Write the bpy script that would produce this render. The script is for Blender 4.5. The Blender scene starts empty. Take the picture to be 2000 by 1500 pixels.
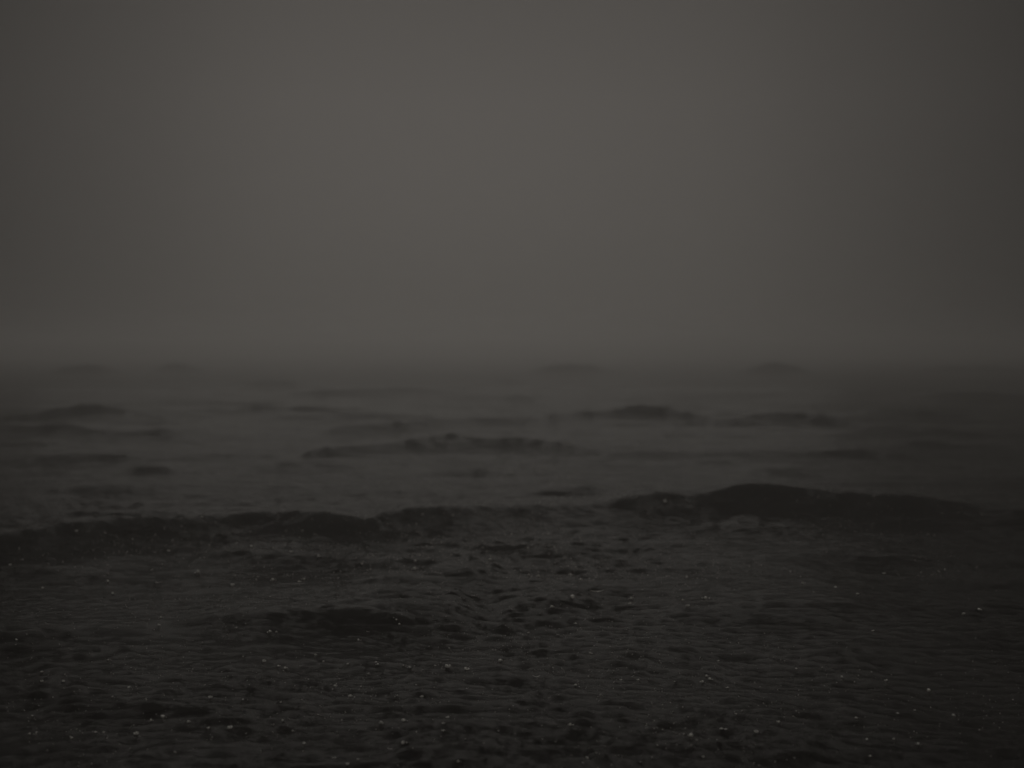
import bpy, math, random
import numpy as np

random.seed(5)
rng = np.random.default_rng(11)
scene = bpy.context.scene
col = scene.collection

# ------------------------------------------------------------------ camera
H = 2.0                      # eye height over the mean water level, metres
F = 2747.0                   # focal length in units where the picture is 2000 wide
V0 = 680.0                   # row of the (hidden) horizon, 2000 x 1500 picture
PITCH = math.atan((750.0 - V0) / F)
cam_d = bpy.data.cameras.new("camera")
cam = bpy.data.objects.new("camera", cam_d)
col.objects.link(cam)
cam.location = (0, 0, H)
cam.rotation_euler = (math.pi / 2 - PITCH, 0, 0)
cam_d.sensor_width = 36.0
cam_d.lens = 36.0 * F / 2000.0
cam_d.clip_start = 0.1
cam_d.clip_end = 6000
cam_d.dof.use_dof = True
cam_d.dof.focus_distance = 9.0
cam_d.dof.aperture_fstop = 1.1
scene.camera = cam

# ------------------------------------------------------------------ sky
w = bpy.data.worlds.new("World")
scene.world = w
w.use_nodes = True
nt = w.node_tree
nt.nodes.clear()
N = nt.nodes.new
L = nt.links.new
GLOW = 0.079
SUN_EL, SUN_AZ = math.radians(4.5), math.radians(-3)
sky = N("ShaderNodeTexSky"); sky.sky_type = 'NISHITA'; sky.sun_disc = False
sky.sun_elevation = SUN_EL; sky.sun_rotation = SUN_AZ
sky.air_density = 2.0; sky.dust_density = 8.0
hs = N("ShaderNodeHueSaturation"); hs.inputs['Saturation'].default_value = 0.12
L(sky.outputs[0], hs.inputs['Color'])
# overcast sky, brighter over the sea straight ahead
tc = N("ShaderNodeTexCoord")
def vec_dot(v):
    n = N("ShaderNodeVectorMath"); n.operation = 'DOT_PRODUCT'
    v = np.array(v, float); v /= np.linalg.norm(v)
    n.inputs[1].default_value = tuple(v)
    L(tc.outputs['Generated'], n.inputs[0])
    return n.outputs['Value']
def ramp(val, stops):
    r = N("ShaderNodeValToRGB"); r.color_ramp.interpolation = 'B_SPLINE'
    while len(r.color_ramp.elements) < len(stops):
        r.color_ramp.elements.new(0.5)
    for e, (p, c) in zip(r.color_ramp.elements, stops):
        e.position = p
        e.color = (*c, 1) if isinstance(c, tuple) else (c, c, c, 1)
    L(val, r.inputs[0])
    return r.outputs[0]
# broad upright bright patch straight ahead: falls off with azimuth and with height
sep = N("ShaderNodeSeparateXYZ"); L(tc.outputs['Generated'], sep.inputs[0])
def math_(op, a, b=None):
    n = N("ShaderNodeMath"); n.operation = op
    for i_, v_ in enumerate((a, b)):
        if v_ is None: continue
        if isinstance(v_, (int, float)): n.inputs[i_].default_value = v_
        else: L(v_, n.inputs[i_])
    return n.outputs[0]
az = math_('MULTIPLY', math_('ABSOLUTE', math_('ADD', math_('ARCTAN2', sep.outputs[0], sep.outputs[1]), math.radians(0.9))), 1 / math.pi)
el = math_('MULTIPLY', math_('ARCSINE', math_('MAXIMUM', sep.outputs[2], 0.0)), 2 / math.pi)
raz = ramp(az, [(0, .99), (8/180, .98), (13/180, .80), (20/180, .48), (27/180, .28), (45/180, .2), (1, .17)])
rel = ramp(el, [(0, 2.3), (3/90, 2.0), (6/90, 1.25), (10/90, .96), (15/90, .90), (20/90, .48), (25/90, .28), (34/90, .2), (50/90, .17), (1, .17)])
zen = ramp(el, [(0, 0), (56/90, 0), (66/90, .3), (74/90, 2.0), (1, 2.6)])  # bright zenith out of view, added to light the splashes from above
lum = math_('MAXIMUM', math_('MULTIPLY', math_('MULTIPLY', raz, rel), GLOW), 0.016)
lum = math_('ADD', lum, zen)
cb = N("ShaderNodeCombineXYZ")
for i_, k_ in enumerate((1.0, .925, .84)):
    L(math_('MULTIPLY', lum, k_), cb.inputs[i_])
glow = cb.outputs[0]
# faint unevenness of the cloud deck
nz = N("ShaderNodeTexNoise"); nz.inputs['Scale'].default_value = 2.2; nz.inputs['Detail'].default_value = 3
L(tc.outputs['Generated'], nz.inputs['Vector'])
nr = N("ShaderNodeMapRange"); nr.inputs['To Min'].default_value = 0.93; nr.inputs['To Max'].default_value = 1.07
L(nz.outputs[0], nr.inputs['Value'])
ml = N("ShaderNodeVectorMath"); ml.operation = 'SCALE'
L(glow, ml.inputs[0]); L(nr.outputs[0], ml.inputs['Scale'])
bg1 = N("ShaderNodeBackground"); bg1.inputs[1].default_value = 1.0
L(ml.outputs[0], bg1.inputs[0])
bg2 = N("ShaderNodeBackground"); bg2.inputs[1].default_value = 0.0008
L(hs.outputs[0], bg2.inputs[0])
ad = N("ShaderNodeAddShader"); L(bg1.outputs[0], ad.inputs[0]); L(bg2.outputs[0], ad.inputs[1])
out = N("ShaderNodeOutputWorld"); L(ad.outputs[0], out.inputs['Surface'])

sun_d = bpy.data.lights.new("sun", 'SUN')
sun_d.energy = 0.044
sun_d.angle = math.radians(32)
sun_d.color = (1.0, 0.96, 0.9)
sun = bpy.data.objects.new("sun", sun_d)
col.objects.link(sun)
# sun_rotation is clockwise from +Y in plan
sd = np.array([math.sin(SUN_AZ) * math.cos(SUN_EL), math.cos(SUN_AZ) * math.cos(SUN_EL), math.sin(SUN_EL)])
from mathutils import Vector
sun.rotation_euler = Vector(-sd).to_track_quat('-Z', 'Y').to_euler()

scene.view_settings.view_transform = 'Standard'
scene.view_settings.look = 'None'
scene.view_settings.exposure = 0.0
scene.view_settings.gamma = 1.0
scene.render.engine = 'CYCLES'
scene.cycles.max_bounces = 6
scene.cycles.volume_bounces = 2
scene.cycles.use_denoising = True

# ------------------------------------------------------------------ the sea's shape
cp, sp = math.cos(PITCH), math.sin(PITCH)
def slopes(u, v):
    """ray through a picture point: x per metre of y, z per metre of y"""
    xv = (np.asarray(u, float) - 1000) / F
    yv = (750 - np.asarray(v, float)) / F
    dy = cp + yv * sp
    return xv / dy, (yv * cp - sp) / dy

# crest lines of the larger waves: (extra height m, width of near face m, crest points)
CRESTS = [
 # far rows
 (.30, 4.0, [(560,700),(650,694),(720,692),(800,697)]),
 (.45, 4.0, [(60,727),(110,720),(160,714),(210,716),(260,725)]),
 (.40, 4.0, [(280,724),(310,716),(340,711),(370,716),(410,724)]),
 (.35, 4.0, [(440,752),(500,746),(560,744),(620,750)]),
 (.45, 4.5, [(990,728),(1050,719),(1110,713),(1160,716),(1240,726)]),
 (.45, 4.5, [(1420,728),(1470,717),(1515,710),(1560,717),(1620,728)]),
 (.45, 4.5, [(1740,722),(1850,716),(1950,718),(2080,722)]),
 (.22, 2.5, [(420,776),(520,767),(640,764),(760,761),(900,759),(980,764)]),
 (.20, 2.5, [(940,748),(990,743),(1050,748)]),
 (.20, 2.5, [(960,780),(1010,772),(1060,778)]),
 (.24, 2.5, [(1740,776),(1820,770),(1900,768),(2080,776)]),
 # second row
 (.30, 1.7, [(-140,826),(0,817),(80,806),(130,798),(165,792),(200,791),(240,796),(280,803),(320,806)]),
 (.18, 1.6, [(240,812),(300,804),(360,798),(410,797),(450,801),(500,796),(580,799),(680,800),(800,806)]),
 (.15, 1.6, [(400,824),(500,817),(600,813),(700,811),(820,813),(940,820)]),
 (.22, 1.6, [(-80,832),(0,826),(50,834),(85,832),(118,827),(150,832),(180,840),(240,842),(300,837),(350,840),(400,850)]),
 (.17, 1.7, [(600,836),(700,831),(780,828),(850,821),(950,819),(1040,818),(1080,812),(1130,806),(1190,804),(1222,798),(1246,791),(1272,795),(1330,804),(1380,814),(1430,817),(1480,809),(1530,806),(1580,808),(1625,818),(1680,834),(1760,838)]),
 (.15, 1.6, [(1600,812),(1680,802),(1760,800),(1860,808),(2000,816)]),
 (.15, 1.4, [(1560,848),(1660,842),(1710,838),(1750,834),(1790,838),(1860,842),(1980,848)]),
 (.14, 1.3, [(560,892),(610,884),(640,877),(680,873),(740,871),(800,864),(850,855),(880,851),(910,855),(950,862),(1000,857),(1050,861),(1110,868),(1160,878),(1210,886)]),
 (.16, 1.1, [(1120,890),(1180,884),(1260,881),(1360,884),(1480,880),(1580,883),(1640,879),(1680,878),(1730,884),(1800,888),(1880,892)]),
 (.13, 1.3, [(1640,884),(1730,874),(1780,868),(1820,867),(1880,873),(1980,876),(2100,880)]),
 (.08, 1.1, [(-80,905),(60,898),(160,890),(300,887),(370,893)]),
 (.08, 1.1, [(400,922),(450,912),(520,905),(600,902),(700,900),(790,904)]),
 (.09, 1.0, [(190,928),(240,918),(290,912),(340,917),(390,926)]),
 (.07, 1.0, [(820,924),(870,915),(930,916),(1000,924)]),
 (.07, 1.0, [(1440,922),(1540,914),(1640,920)]),
 (.08, .9, [(-80,968),(40,966),(120,960),(200,951),(260,950),(330,958),(420,964)]),
 (.07, .9, [(460,962),(540,958),(620,962),(700,968)]),
 (.08, .9, [(990,964),(1050,955),(1100,950),(1170,955),(1240,964)]),
 (.07, .8, [(380,990),(450,984),(540,990)]),
 # the large crests across the middle
 (.18, .95, [(-120,1056),(0,1050),(40,1045),(100,1031),(170,1022),(250,1018),(320,1012),(400,1012),(470,1009),(530,1005),(590,1002),(640,1005),(680,1012),(730,1018),(790,1030)]),
 (.16, .95, [(660,1012),(740,1005),(820,998),(900,995),(1000,991),(1080,989),(1150,988),(1190,985),(1215,976),(1260,971),(1330,970),(1385,967),(1412,958),(1440,952),(1475,951),(1520,956),(1570,960),(1640,966),(1720,969),(1800,975),(1870,988),(1950,998),(2100,1006)]),
 (.06, .7, [(1340,1036),(1450,1030),(1560,1034),(1700,1038)]),
 (.08, .7, [(340,1088),(400,1076),(460,1069),(515,1068),(560,1076),(620,1086),(720,1094),(800,1102),(900,1102),(1000,1100)]),
 (.06, .6, [(600,1130),(700,1122),(800,1118),(900,1121),(980,1128)]),
 (.08, .7, [(1240,1094),(1340,1086),(1460,1083),(1560,1080),(1660,1079),(1740,1084),(1840,1096),(2000,1106)]),
 (.05, .6, [(-100,1110),(60,1104),(200,1100),(300,1108)]),
 (.11, .75, [(-260,1240),(20,1226),(120,1216),(240,1210),(350,1203),(410,1196),(460,1186),(540,1180),(620,1175),(720,1173),(800,1175),(880,1180),(960,1190)]),
 (.05, .5, [(940,1184),(1020,1174),(1080,1168),(1130,1174),(1180,1184)]),
 (.09, .7, [(1160,1198),(1240,1186),(1330,1180),(1420,1176),(1500,1170),(1600,1166),(1700,1166),(1780,1176),(1880,1192)]),
 (.09, .7, [(1480,1320),(1560,1292),(1640,1262),(1720,1240),(1820,1232),(1920,1236),(2060,1244)]),
 (.05, .5, [(980,1278),(1060,1268),(1180,1264),(1300,1270),(1400,1284)]),
 (.05, .45, [(300,1330),(420,1318),(560,1324),(680,1334)]),
 (.05, .45, [(720,1372),(820,1350),(900,1352),(980,1366)]),
 (.07, .5, [(-100,1446),(100,1436),(300,1432),(480,1436),(640,1448)]),
 (.08, .5, [(700,1450),(820,1438),(920,1428),(1020,1426),(1120,1416),(1220,1418),(1330,1426),(1420,1432),(1540,1438),(1700,1448)]),
]
ridges = []
FLAT = [1.0]
for amp0, wf, pts in CRESTS:
    my = np.mean([q_[1] for q_ in pts])
    amp0 *= .8 if my < 735 else .7 if my < 790 else ((.9 if len(pts) >= 12 else .6) if my < 935 else (.55 if (my < 990 and len(pts) < 10) else 1.0))
    FLAT[0] = 1.08 if my < 1060 else (.72 if my < 1240 else .25)
    p = np.array(pts, float)
    us = np.arange(p[0, 0], p[-1, 0] + 1, 4.0)
    # smooth curve through the points
    vs = np.interp(us, p[:, 0], p[:, 1])
    k = max(3, int(0.02 * len(us)) * 2 + 3)
    ker = np.hanning(k + 2)[1:-1]; ker /= ker.sum()
    vs = np.convolve(np.pad(vs, k // 2, mode='edge'), ker, mode='valid')[:len(us)]
    # plan line of the crest: a smooth quadratic through the trace, a little nearer than the crest looks
    q = np.polyfit(us, vs, 2 if len(pts) > 6 else 1)
    vb = np.polyval(q, us)
    vb = .5 * vb + .5 * vs if 780 < my < 935 else vb
    vb = vb + max(0.0, (vs - vb).max()) * 0.6
    d0 = H * F / (vb.mean() - V0)
    vb = vb + amp0 * F / d0
    sx, sz = slopes(us, vb)
    yc = -H / sz
    sx, sz = slopes(us, vs)
    a = np.clip(H + yc * sz, 0.02, None)
    t = np.linspace(0, 1, len(us))
    edge = .07 if len(pts) >= 13 else (.14 if len(pts) >= 10 else .38)
    fade = np.clip(np.minimum(t, 1 - t) / edge, 0, 1); fade = fade * fade * (3 - 2 * fade)
    ridges.append((sx * yc, yc, a * fade * FLAT[0], wf * (.86 if my > 935 else (.62 if my > 790 else .65))))

# background chop: many small wave trains, mostly running towards the viewer
NW = 74
lam = np.exp(rng.uniform(math.log(0.11), math.log(1.6), NW)).astype(np.float32)
th = (rng.normal(0, 1, NW) * np.where(lam < .5, .8, .42) + 0.10).astype(np.float32)
kx = 2 * np.pi / lam * np.sin(th); ky = 2 * np.pi / lam * np.cos(th)
ph = rng.uniform(0, 2 * np.pi, NW)
am = 0.0027 * np.minimum(lam, 1.1) ** 0.8 * rng.uniform(.5, 1.3, NW)
am = np.where(lam < 0.6, am * 1.15, am)

def vnoise(x, y, seed):
    """smooth value noise, unit cells"""
    g = np.random.default_rng(seed).uniform(-1, 1, (128, 128))
    xi = np.floor(x).astype(int); yi = np.floor(y).astype(int)
    fx = x - xi; fy = y - yi
    fx = fx * fx * (3 - 2 * fx); fy = fy * fy * (3 - 2 * fy)
    a = g[xi % 128, yi % 128]; b = g[(xi + 1) % 128, yi % 128]
    c = g[xi % 128, (yi + 1) % 128]; d = g[(xi + 1) % 128, (yi + 1) % 128]
    return (a * (1 - fx) + b * fx) * (1 - fy) + (c * (1 - fx) + d * fx) * fy

def height(x, y, step):
    """water level at plan points; step = mesh spacing there, waves finer than it are dropped"""
    z = np.zeros_like(x)
    rn = np.hypot(x, y)
    for i in range(NW):
        wgt = np.clip(lam[i] / (3.0 * step) - 0.6, 0, 1)
        if not wgt.any():
            continue
        s = np.sin(kx[i] * x + ky[i] * y + ph[i])
        z += am[i] * wgt * (s + 0.25 * s * s) * (np.clip(rn / 16, .35, 1) if lam[i] > .3 else .8)
    patch = 1.0 + 0.5 * vnoise(x / 2.4 + 40, y / 2.0 + 17, 3) + .25 * vnoise(x / .9 + 40, y / .8 + 17, 9)      # gusts: rougher and smoother patches
    calm = 1 - .52 * np.clip((np.hypot(x, y) - 15) / 6, 0, 1)
    patch = patch * calm
    z *= patch
    r = np.hypot(x, y)
    # short irregular ridges at several sizes, riding on one another
    wx = x + 1.1 * vnoise(x / 3 + 11, y / 2 + 5, 41) + .25 * vnoise(x / .8 + 11, y / .6 + 5, 42)
    wy = y + 0.16 * x + .7 * vnoise(x / 2.5 + 7, y / 2.5 + 3, 43) + .12 * vnoise(x / .5 + 7, y / .6 + 3, 44)
    for sxx, syy, amp, sd in ((13.0, 2.2, .026, 51), (6.0, 1.1, .018, 52), (1.9, .42, .010, 53), (.75, .16, .0070, 54), (.24, .075, .0052, 55), (.10, .034, .0027, 56)):
        wgt = np.clip(syy * 2 / (3.0 * step) - .6, 0, 1)
        if not wgt.any():
            continue
        n_ = 1 - np.abs(vnoise(wx / sxx + 50, wy / syy + 50, sd)) * 1.6
        near = np.clip(r / 17, .12, 1) * np.clip(r / 20, 1, 2.0) if syy > .5 else (np.clip(r / 15, .2, 1) if syy > .3 else np.clip(r / 16, .28 if syy > .06 else .8, 1))
        z += amp * wgt * near * (patch if syy < .5 else 1.0) * np.clip(n_, 0, 1) ** 2.2
    wob = 0.22 * vnoise(x / .55 + 60, y / 3 + 70, 5) + 0.10 * vnoise(x / .16 + 60, y / 1 + 70, 6)
    rag = 1 + 0.05 * vnoise(x / .35 + 50, y / 2 + 20, 7) + .03 * vnoise(x / .09 + 50, y / 2 + 20, 8)
    zr = np.zeros_like(x)
    for xs, yc, a, wf in ridges:
        m = (x > xs[0]) & (x < xs[-1]) & (y > yc.min() - wf * 3) & (y < yc.max() + wf * 7)
        if not m.any():
            continue
        X, Y = x[m], y[m]
        c = np.interp(X, xs, yc); A = np.interp(X, xs, a)
        t = (Y - c + wob[m] * wf * .5) / wf
        prof = np.where(t < 0, np.exp(-(np.sqrt(t * t + .006) - .0775) * 1.5), np.exp(-(t / 2.2) ** 2 * 1.2))
        prof -= 0.10 * np.exp(-((t + 1.9) / .8) ** 2)
        zr[m] = np.maximum(zr[m], A * prof * rag[m]) + np.minimum(A * prof, 0)
    return z + zr

def radial_rows(r0, r1, f, mn):
    rs = [r0]
    while rs[-1] < r1:
        rs.append(rs[-1] + max(mn, rs[-1] * f))
    return rs
rows = radial_rows(0.6, 4.5, 0.03, 0.05)[:-1] + radial_rows(4.5, 60, 0.0022, 0.012)[:-1] + radial_rows(60, 320, 0.005, 0.1)[:-1] + radial_rows(320, 1400, 0.05, 1)
rows = np.array(rows)
front = np.radians(np.arange(-31, 31.0001, 0.05))
back = np.radians(np.concatenate([np.arange(31.5, 329, 1.5)]))
angs = np.concatenate([front, back])                       # clockwise from +Y, a closed ring
R, A_ = np.meshgrid(rows, angs, indexing='ij')
X = R * np.sin(A_); Y = R * np.cos(A_)
step = np.gradient(rows)[:, None] * np.ones_like(A_)
da = np.gradient(angs); step = np.maximum(step, R * np.abs(da)[None, :] * 0.9)
Z = height(X.ravel(), Y.ravel(), step.ravel()).reshape(X.shape)
nr_, na_ = X.shape
co = np.stack([X, Y, Z], -1).reshape(-1, 3)
co = np.vstack([co, [[0, 0, 0]]])
i = np.arange(nr_ - 1)[:, None]; j = np.arange(na_)[None, :]
j2 = (j + 1) % na_
quads = np.stack(np.broadcast_arrays(i * na_ + j, (i + 1) * na_ + j, (i + 1) * na_ + j2, i * na_ + j2), -1).reshape(-1, 4)
tri = np.stack([np.full(na_, len(co) - 1), np.arange(na_), (np.arange(na_) + 1) % na_], -1)

def mesh_from(name, co, polys, smooth=True):
    """polys: list of int arrays (n, k)"""
    me = bpy.data.meshes.new(name)
    me.vertices.add(len(co)); me.vertices.foreach_set('co', np.ascontiguousarray(co, dtype=np.float32).ravel())
    nl = sum(p.size for p in polys); npn = sum(len(p) for p in polys)
    me.loops.add(nl); me.polygons.add(npn)
    me.loops.foreach_set('vertex_index', np.concatenate([p.ravel() for p in polys]).astype(np.int32))
    cnt = np.concatenate([np.full(len(p), p.shape[1]) for p in polys])
    st = np.concatenate([[0], np.cumsum(cnt)[:-1]]).astype(np.int32)
    me.polygons.foreach_set('loop_start', st)
    me.polygons.foreach_set('use_smooth', np.full(npn, smooth))
    me.update(calc_edges=True)
    return me
# counter-clockwise from above
quads = quads[:, ::-1]; tri = tri[:, ::-1]
sea_me = mesh_from("sea", co, [quads, tri])
if sea_me.polygons[10].normal.z < 0:
    sea_me.flip_normals()
sea = bpy.data.objects.new("sea", sea_me); col.objects.link(sea)
sea['kind'] = 'structure'
sea['label'] = 'dark choppy sea under rain and fog'

# ------------------------------------------------------------------ water material
m = bpy.data.materials.new("sea_water"); m.use_nodes = True
nt = m.node_tree; N = nt.nodes.new; L = nt.links.new
bs = nt.nodes['Principled BSDF']
bs.inputs['Base Color'].default_value = (.013, .011, .009, 1)
bs.inputs['IOR'].default_value = 1.5
tc = N("ShaderNodeTexCoord")
def noise(scale, detail, rough, stretch=(1, 1, 1), dist=0.0):
    mp = N("ShaderNodeMapping"); mp.inputs['Scale'].default_value = stretch
    L(tc.outputs['Object'], mp.inputs['Vector'])
    n = N("ShaderNodeTexNoise"); n.inputs['Scale'].default_value = scale
    n.inputs['Detail'].default_value = detail; n.inputs['Roughness'].default_value = rough
    n.inputs['Distortion'].default_value = dist
    L(mp.outputs[0], n.inputs['Vector'])
    return n.outputs[0]
n1 = noise(5.5, 6, .65, (1, 1.7, 1), .6)
n2 = noise(36, 5, .65, (1, 1.5, 1), .4)
b1 = N("ShaderNodeBump"); b1.inputs['Distance'].default_value = .08; b1.inputs['Strength'].default_value = .6
L(n1, b1.inputs['Height'])
b2 = N("ShaderNodeBump"); b2.inputs['Distance'].default_value = .075; b2.inputs['Strength'].default_value = .7
L(n2, b2.inputs['Height']); L(b1.outputs[0], b2.inputs['Normal'])
n3 = noise(85, 4, .7, (1, 1.3, 1), .3)
b3 = N("ShaderNodeBump"); b3.inputs['Distance'].default_value = .08; b3.inputs['Strength'].default_value = .8
L(n3, b3.inputs['Height']); L(b2.outputs[0], b3.inputs['Normal'])
L(b3.outputs[0], bs.inputs['Normal'])
rr = N("ShaderNodeMapRange"); rr.inputs['To Min'].default_value = .09; rr.inputs['To Max'].default_value = .20
L(noise(.9, 4, .6), rr.inputs['Value']); 
# beyond a few tens of metres the chop is finer than the mesh: it shows as roughness instead
vl = N("ShaderNodeVectorMath"); vl.operation = 'LENGTH'; L(tc.outputs['Object'], vl.inputs[0])
far = N("ShaderNodeMapRange"); far.inputs['From Min'].default_value = 32; far.inputs['From Max'].default_value = 90
far.inputs['To Min'].default_value = 0; far.inputs['To Max'].default_value = .20
L(vl.outputs['Value'], far.inputs['Value'])
ra = N("ShaderNodeMath"); ra.operation = 'ADD'; L(rr.outputs[0], ra.inputs[0]); L(far.outputs[0], ra.inputs[1])
L(ra.outputs[0], bs.inputs['Roughness'])
sea_me.materials.append(m)

# ------------------------------------------------------------------ rain hitting the water
fm = bpy.data.materials.new("splash_water"); fm.use_nodes = True
def foam_shader(mat, colour):
    t_ = mat.node_tree; t_.nodes.clear(); n_ = t_.nodes.new; l_ = t_.links.new
    d = n_("ShaderNodeBsdfDiffuse"); d.inputs[0].default_value = (*colour, 1)
    tr = n_("ShaderNodeBsdfTranslucent"); tr.inputs[0].default_value = (*colour, 1)
    g = n_("ShaderNodeBsdfGlossy"); g.inputs['Roughness'].default_value = .2
    m1 = n_("ShaderNodeMixShader"); m1.inputs[0].default_value = .5
    l_(d.outputs[0], m1.inputs[1]); l_(tr.outputs[0], m1.inputs[2])
    m2 = n_("ShaderNodeMixShader"); m2.inputs[0].default_value = .12
    l_(m1.outputs[0], m2.inputs[1]); l_(g.outputs[0], m2.inputs[2])
    o_ = n_("ShaderNodeOutputMaterial"); l_(m2.outputs[0], o_.inputs['Surface'])
foam_shader(fm, (.95, .95, .93))

def level(x, y):
    x = np.atleast_1d(np.asarray(x, float)); y = np.atleast_1d(np.asarray(y, float))
    return height(x, y, np.maximum(0.012, np.hypot(x, y) * 0.0022))

def blob(c, r, sz=1.0, n=6, jit=.15, rs=rng):
    """small lumpy drop: verts, quads, tris"""
    v = [c + np.array([0, 0, r * sz])]
    for la in (0.45, 0.0, -0.55):
        for q in range(n):
            t = 2 * math.pi * (q + .5 * (la == 0)) / n
            rr_ = r * (1 + rs.uniform(-jit, jit))
            v.append(c + np.array([math.cos(t) * math.cos(la * 1.3) * rr_, math.sin(t) * math.cos(la * 1.3) * rr_, math.sin(la * 1.3) * rr_ * sz]))
    v.append(c - np.array([0, 0, r * sz]))
    f = []
    for q in range(n):
        f.append((0, 1 + q, 1 + (q + 1) % n))
        for ring in (0, 1):
            a = 1 + ring * n
            f.append((a + q, a + n + q, a + n + (q + 1) % n, a + (q + 1) % n))
        f.append((1 + 2 * n + q, 3 * n + 1, 1 + 2 * n + (q + 1) % n))
    return v, f

def arc_tube(c, rx, ry, a0, a1, th0, tilt=0.0, n=12, k=5):
    """raised rim of a ripple: a thin tapered tube along part of an ellipse"""
    v, f = [], []
    for s in range(n + 1):
        t = s / n
        a = a0 + (a1 - a0) * t
        rad = th0 * (0.25 + 0.75 * math.sin(math.pi * t))
        p = c + np.array([math.cos(a) * rx, math.sin(a) * ry, tilt * math.cos(a) * rx])
        nrm = np.array([math.cos(a), math.sin(a), 0])
        for q in range(k):
            b = 2 * math.pi * q / k
            v.append(p + nrm * math.cos(b) * rad + np.array([0, 0, 1]) * math.sin(b) * rad * .7)
    for s in range(n):
        for q in range(k):
            f.append((s * k + q, s * k + (q + 1) % k, (s + 1) * k + (q + 1) % k, (s + 1) * k + q))
    f.append(tuple(range(k))[::-1]); f.append(tuple(n * k + q for q in range(k)))
    return v, f

def hit(u, v, it=9):
    """plan point of the water seen at a traced spot"""
    sx, sz = slopes(u, v)
    ys = np.linspace(4.5, 40, 6000)
    z = level(sx * ys, ys)
    below = np.nonzero(H + sz * ys < z)[0]
    i_ = below[0] if len(below) else len(ys) - 1
    return sx * ys[i_], ys[i_], z[i_]

def link_parts(name, chunks):
    V, Fc, o = [], [], 0
    for v, f in chunks:
        V += list(v); Fc += [tuple(a + o for a in g) for g in f]; o += len(v)
    me = bpy.data.meshes.new(name)
    me.from_pydata([tuple(p) for p in V], [], Fc)
    me.polygons.foreach_set('use_smooth', [True] * len(me.polygons))
    me.materials.append(fm)
    return me

GROUP_D = 'raindrop splashes catching the light on the water'
def put(name, label, cat, group, x, y, z, chunks):
    o = bpy.data.objects.new(name, link_parts(name, chunks))
    o.location = (x, y, z); col.objects.link(o)
    o['label'] = label; o['category'] = cat
    if group: o['group'] = group
    return o

def splash(u, v, size, shape='drop', label=None):
    """size in picture units of width"""
    x, y, z = hit(u, v)
    r = size * y / F * 0.5 * .88
    O = np.zeros(3)
    ch = []
    if shape == 'drop':
        ch.append(blob(O + (0, 0, r * .55), r * .9, .85))
        for _ in range(3):
            t = rng.uniform(0, 6.28); q = rng.uniform(1.0, 1.9) * r
            ch.append(blob(O + (math.cos(t) * q, math.sin(t) * q, r * rng.uniform(.1, .7)), r * rng.uniform(.18, .36)))
    elif shape == 'flat':
        ch.append(arc_tube(O + (0, 0, r * .2), r, r * .8, math.pi * 1.05, math.pi * 1.95, r * .28))
        ch.append(blob(O + (rng.uniform(-.4, .4) * r, -r * .5, r * .35), r * .42, .8))
    elif shape == 'crown':
        for s in range(7):
            t = 2 * math.pi * s / 7 + rng.uniform(-.3, .3)
            h_ = rng.uniform(.5, 1.1) * r
            ch.append(blob(O + (math.cos(t) * r * .8, math.sin(t) * r * .8, h_ * .5), r * rng.uniform(.2, .34), 1.5))
        ch.append(arc_tube(O + (0, 0, r * .15), r * .85, r * .85, math.pi, math.pi * 2, r * .2))
    else:   # ripple rim
        ch.append(arc_tube(O, r, r * 2.4, math.pi * rng.uniform(1.02, 1.3), math.pi * rng.uniform(1.6, 1.95), r * .065, tilt=.06))
    put('ripple' if shape == 'ripple' else 'splash', label or (
        'thin curved rim of a rain ripple on the dark water' if shape == 'ripple' else 'tiny pale raindrop splash among many on the dark sea surface'),
        'ripple' if shape == 'ripple' else 'splash',
        ('ripple rims on the dark water' if shape == 'ripple' else GROUP_D), x, y, z, ch)

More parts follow.
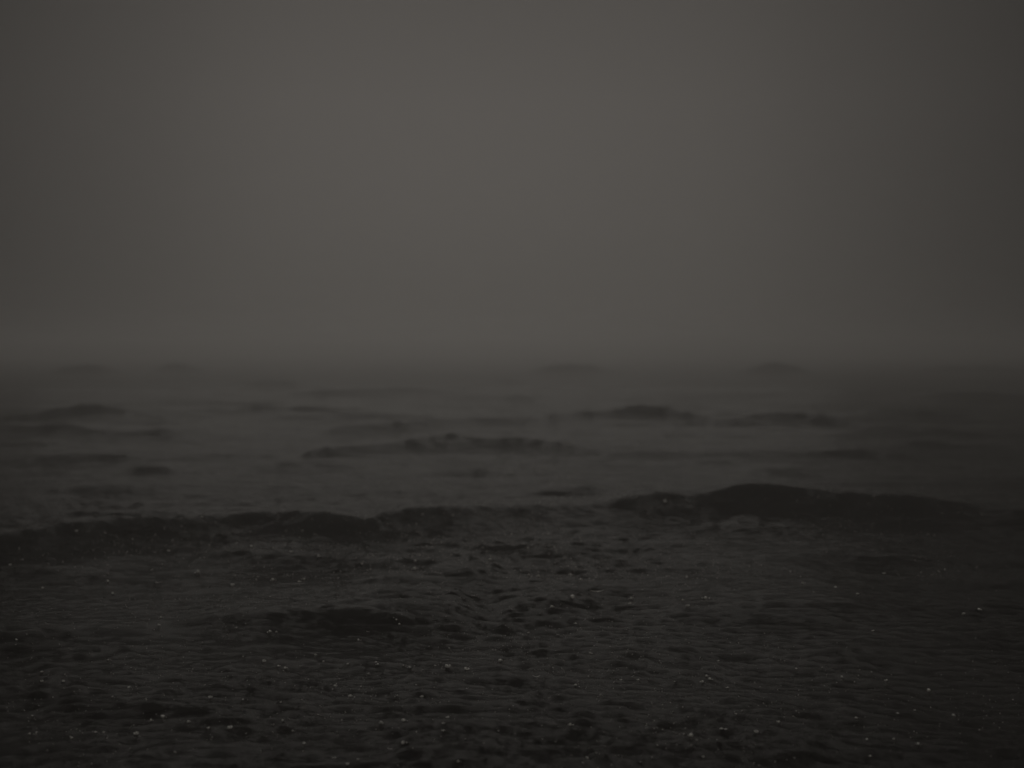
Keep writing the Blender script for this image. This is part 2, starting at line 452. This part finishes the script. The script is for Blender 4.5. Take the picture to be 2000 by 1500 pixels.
SPL = [
 (1118,1168,12,'drop','largest pale splash, on the dark wave right of centre'),
 (1078,1186,7,'drop'),(1378,1170,9,'drop'),(1343,1184,9,'crown'),(1334,1172,8,'flat'),(1233,1170,7,'drop'),(1231,1180,6,'drop'),
 (1051,1125,8,'flat'),(1115,1124,7,'drop'),(1134,1132,8,'flat'),(810,1112,8,'drop'),(957,1094,7,'drop'),(811,1097,6,'drop'),
 (1299,981,9,'drop'),(395,1010,6,'flat'),(150,1038,5,'drop'),(1032,1236,7,'flat'),(1124,1218,8,'flat'),
 (314,1207,6,'drop'),(311,1221,7,'flat'),(700,1251,6,'drop'),(774,1212,5,'drop'),(780,1220,5,'drop'),(462,1227,4,'drop'),
 (527,1235,7,'drop'),(540,1235,5,'drop'),(616,1280,6,'drop'),(632,1293,5,'drop'),(679,1297,7,'flat'),(516,1292,9,'crown'),(545,1301,8,'flat'),(557,1306,7,'drop'),
 (734,1293,6,'flat'),(738,1299,6,'drop'),(800,1305,6,'drop'),(850,1300,6,'flat'),(875,1303,13,'crown','ragged pale splash left of a faint ring in the foreground'),
 (912,1308,12,'crown','ragged pale splash right of a faint ring in the foreground'),(977,1292,9,'drop'),(720,1317,5,'drop'),
 (655,1340,9,'flat'),(684,1361,8,'drop'),(776,1359,4,'drop'),(824,1362,7,'drop'),(549,1372,4,'drop'),(1124,1339,6,'drop'),(1173,1358,5,'drop'),(1213,1328,7,'flat'),
 (1246,1328,7,'flat'),(1153,1277,6,'drop'),(1403,1291,7,'flat'),(1380,1321,6,'drop'),(1386,1328,8,'drop'),(1372,1333,7,'drop'),
 (1420,1343,7,'flat'),(1350,1438,10,'drop','bright splash low on the right of centre, by a patch of foam'),(1409,1424,9,'flat'),(1417,1425,8,'flat'),(1477,1430,10,'crown'),(1437,1395,6,'flat'),
 (1520,1410,8,'flat'),(1555,1306,6,'flat'),(1644,1323,5,'drop'),(1730,1329,9,'flat'),(1814,1350,9,'drop','lone pale splash on the dark water at far right'),(1672,1402,8,'flat'),(1786,1387,6,'flat'),
 (1753,1393,7,'flat'),(1862,1398,7,'drop'),(1693,1446,6,'drop'),(1746,1444,5,'drop'),(1793,1455,7,'drop'),(1699,1477,8,'flat'),(1373,1479,7,'flat'),
 (1912,1192,8,'drop'),(1882,1200,6,'drop'),(1726,1120,8,'flat'),(1705,1232,7,'flat'),(1675,1160,8,'flat'),(1632,1148,6,'drop'),(1568,1140,6,'drop'),
 (82,1313,5,'drop'),(82,1331,7,'crown'),(124,1331,7,'crown'),(212,1290,5,'drop'),(251,1344,6,'drop'),(32,1250,5,'drop'),(63,1398,6,'flat'),
 (318,1402,9,'drop'),(295,1408,6,'drop'),(368,1411,7,'drop'),(407,1422,8,'flat'),(449,1423,11,'crown'),(266,1434,11,'crown'),(187,1430,7,'flat'),(203,1430,7,'flat'),(72,1430,6,'flat'),(58,1434,5,'drop'),
 (475,1366,5,'flat'),(411,1363,9,'crown'),(552,1408,5,'drop'),(573,1428,8,'flat'),(594,1452,8,'flat'),(343,1469,7,'flat'),(141,1441,8,'flat'),
 (788,1409,9,'drop'),(744,1413,8,'drop'),(787,1453,9,'drop'),(874,1401,9,'flat'),(866,1413,8,'flat'),(866,1427,7,'flat'),(1114,1417,8,'drop'),(1147,1482,7,'drop'),(678,1494,7,'drop'),(699,1485,5,'drop'),(895,1489,6,'drop'),
 (20,1103,7,'flat'),(84,1148,7,'flat'),(211,1136,6,'drop'),(220,1160,6,'drop'),(387,1118,8,'drop'),(453,1144,8,'drop'),(330,1076,8,'flat'),(491,1069,7,'drop'),(585,1144-8,8,'flat'),(533,1134,8,'drop'),(594,1132,6,'drop'),(569,1078,9,'flat'),(622,1087,6,'drop'),
 (670,1320,34,'ripple','clearest curved ripple rim, below a bright splash left of centre'),(655,1472,26,'ripple'),(765,1457,20,'ripple'),(1046,1395,22,'ripple'),(1048,1318,17,'ripple'),(722,1231,14,'ripple'),(1091,1236,16,'ripple'),(1165,1148,40,'ripple','wide pale ripple rim on the water right of centre, in the middle distance'),
 (315,1134,22,'ripple'),
]
for s in SPL:
    splash(*s)

# the uncountable rest: fine spray standing over the whole surface, one object
def spray(n, y0, y1, rmin, rmax, seed, bias=1.0):
    rs = np.random.default_rng(seed)
    y = np.exp(rs.uniform(math.log(y0), math.log(y1), n))
    x = y * np.tan(np.radians(rs.uniform(-27, 27, n)))
    dens = 0.5 + .5 * vnoise(x / 1.3 + 20, y / 2.0 + 30, 21) + .35 * vnoise(x / .4 + 20, y / .6 + 30, 22)
    keep = rs.uniform(0, 1, n) < np.clip(dens, 0.03, 1) ** 2 * np.clip(1.15 - np.abs(x / y + .06) * 2.6, .25, 1)
    x, y = x[keep], y[keep]
    z = level(x, y)
    r = (rmin + (rmax - rmin) * rs.uniform(0, 1, len(x)) ** 7)
    hgt = r * rs.uniform(.4, 1.2, len(x))
    ang_ = rs.uniform(0, 2 * np.pi, len(x))
    v = []
    for q in range(4):                       # a small four-sided peak of thrown-up water
        a = ang_ + q * np.pi / 2
        v.append(np.stack([x + np.cos(a) * r * 1.6, y + np.sin(a) * r, z - r * .3], -1))
    lean = rs.normal(0, .5, (2, len(x))) * r
    v.append(np.stack([x + lean[0], y + lean[1], z + hgt], -1))
    v = np.stack(v, 1)
    base = np.arange(len(x))[:, None] * 5
    t = np.concatenate([base + np.array([[q, (q + 1) % 4, 4]]) for q in range(4)], 0)
    return v.reshape(-1, 3), t
pm = bpy.data.materials.new("spray_water"); pm.use_nodes = True
foam_shader(pm, (.6, .59, .57))
v1, t1 = spray(150000, 4.6, 16, .0007, .0042, 31)
v2, t2 = spray(90000, 12, 45, .0025, .008, 32)
me = mesh_from("rain_spray", np.vstack([v1, v2]), [np.vstack([t1, t2 + len(v1)])])
me.materials.append(pm)
o = bpy.data.objects.new("rain_spray", me); col.objects.link(o)
o['kind'] = 'stuff'; o['label'] = 'fine spray thrown up by rain all over the sea surface'

# ------------------------------------------------------------------ haze
HZ = 1500.0; ZB, ZT = -1.6, 4.0
me = bpy.data.meshes.new("haze")
me.from_pydata([(sx_ * HZ, sy_ * HZ, z_) for z_ in (ZB, ZT) for sx_, sy_ in ((-1, -1), (1, -1), (1, 1), (-1, 1))], [],
               [(3, 2, 1, 0), (4, 5, 6, 7), (0, 1, 5, 4), (1, 2, 6, 5), (2, 3, 7, 6), (3, 0, 4, 7)])
hz = bpy.data.objects.new("haze", me); col.objects.link(hz)
hz['kind'] = 'stuff'; hz['label'] = 'grey fog hiding the horizon'
hm = bpy.data.materials.new("haze"); hm.use_nodes = True
hm.node_tree.nodes.clear()
pv = hm.node_tree.nodes.new("ShaderNodeVolumePrincipled")
pv.inputs['Color'].default_value = (.99, .98, .965, 1)
pv.inputs['Density'].default_value = 0.011
pv.inputs['Anisotropy'].default_value = 0.80
ho = hm.node_tree.nodes.new("ShaderNodeOutputMaterial")
hm.node_tree.links.new(pv.outputs[0], ho.inputs['Volume'])
me.materials.append(hm)
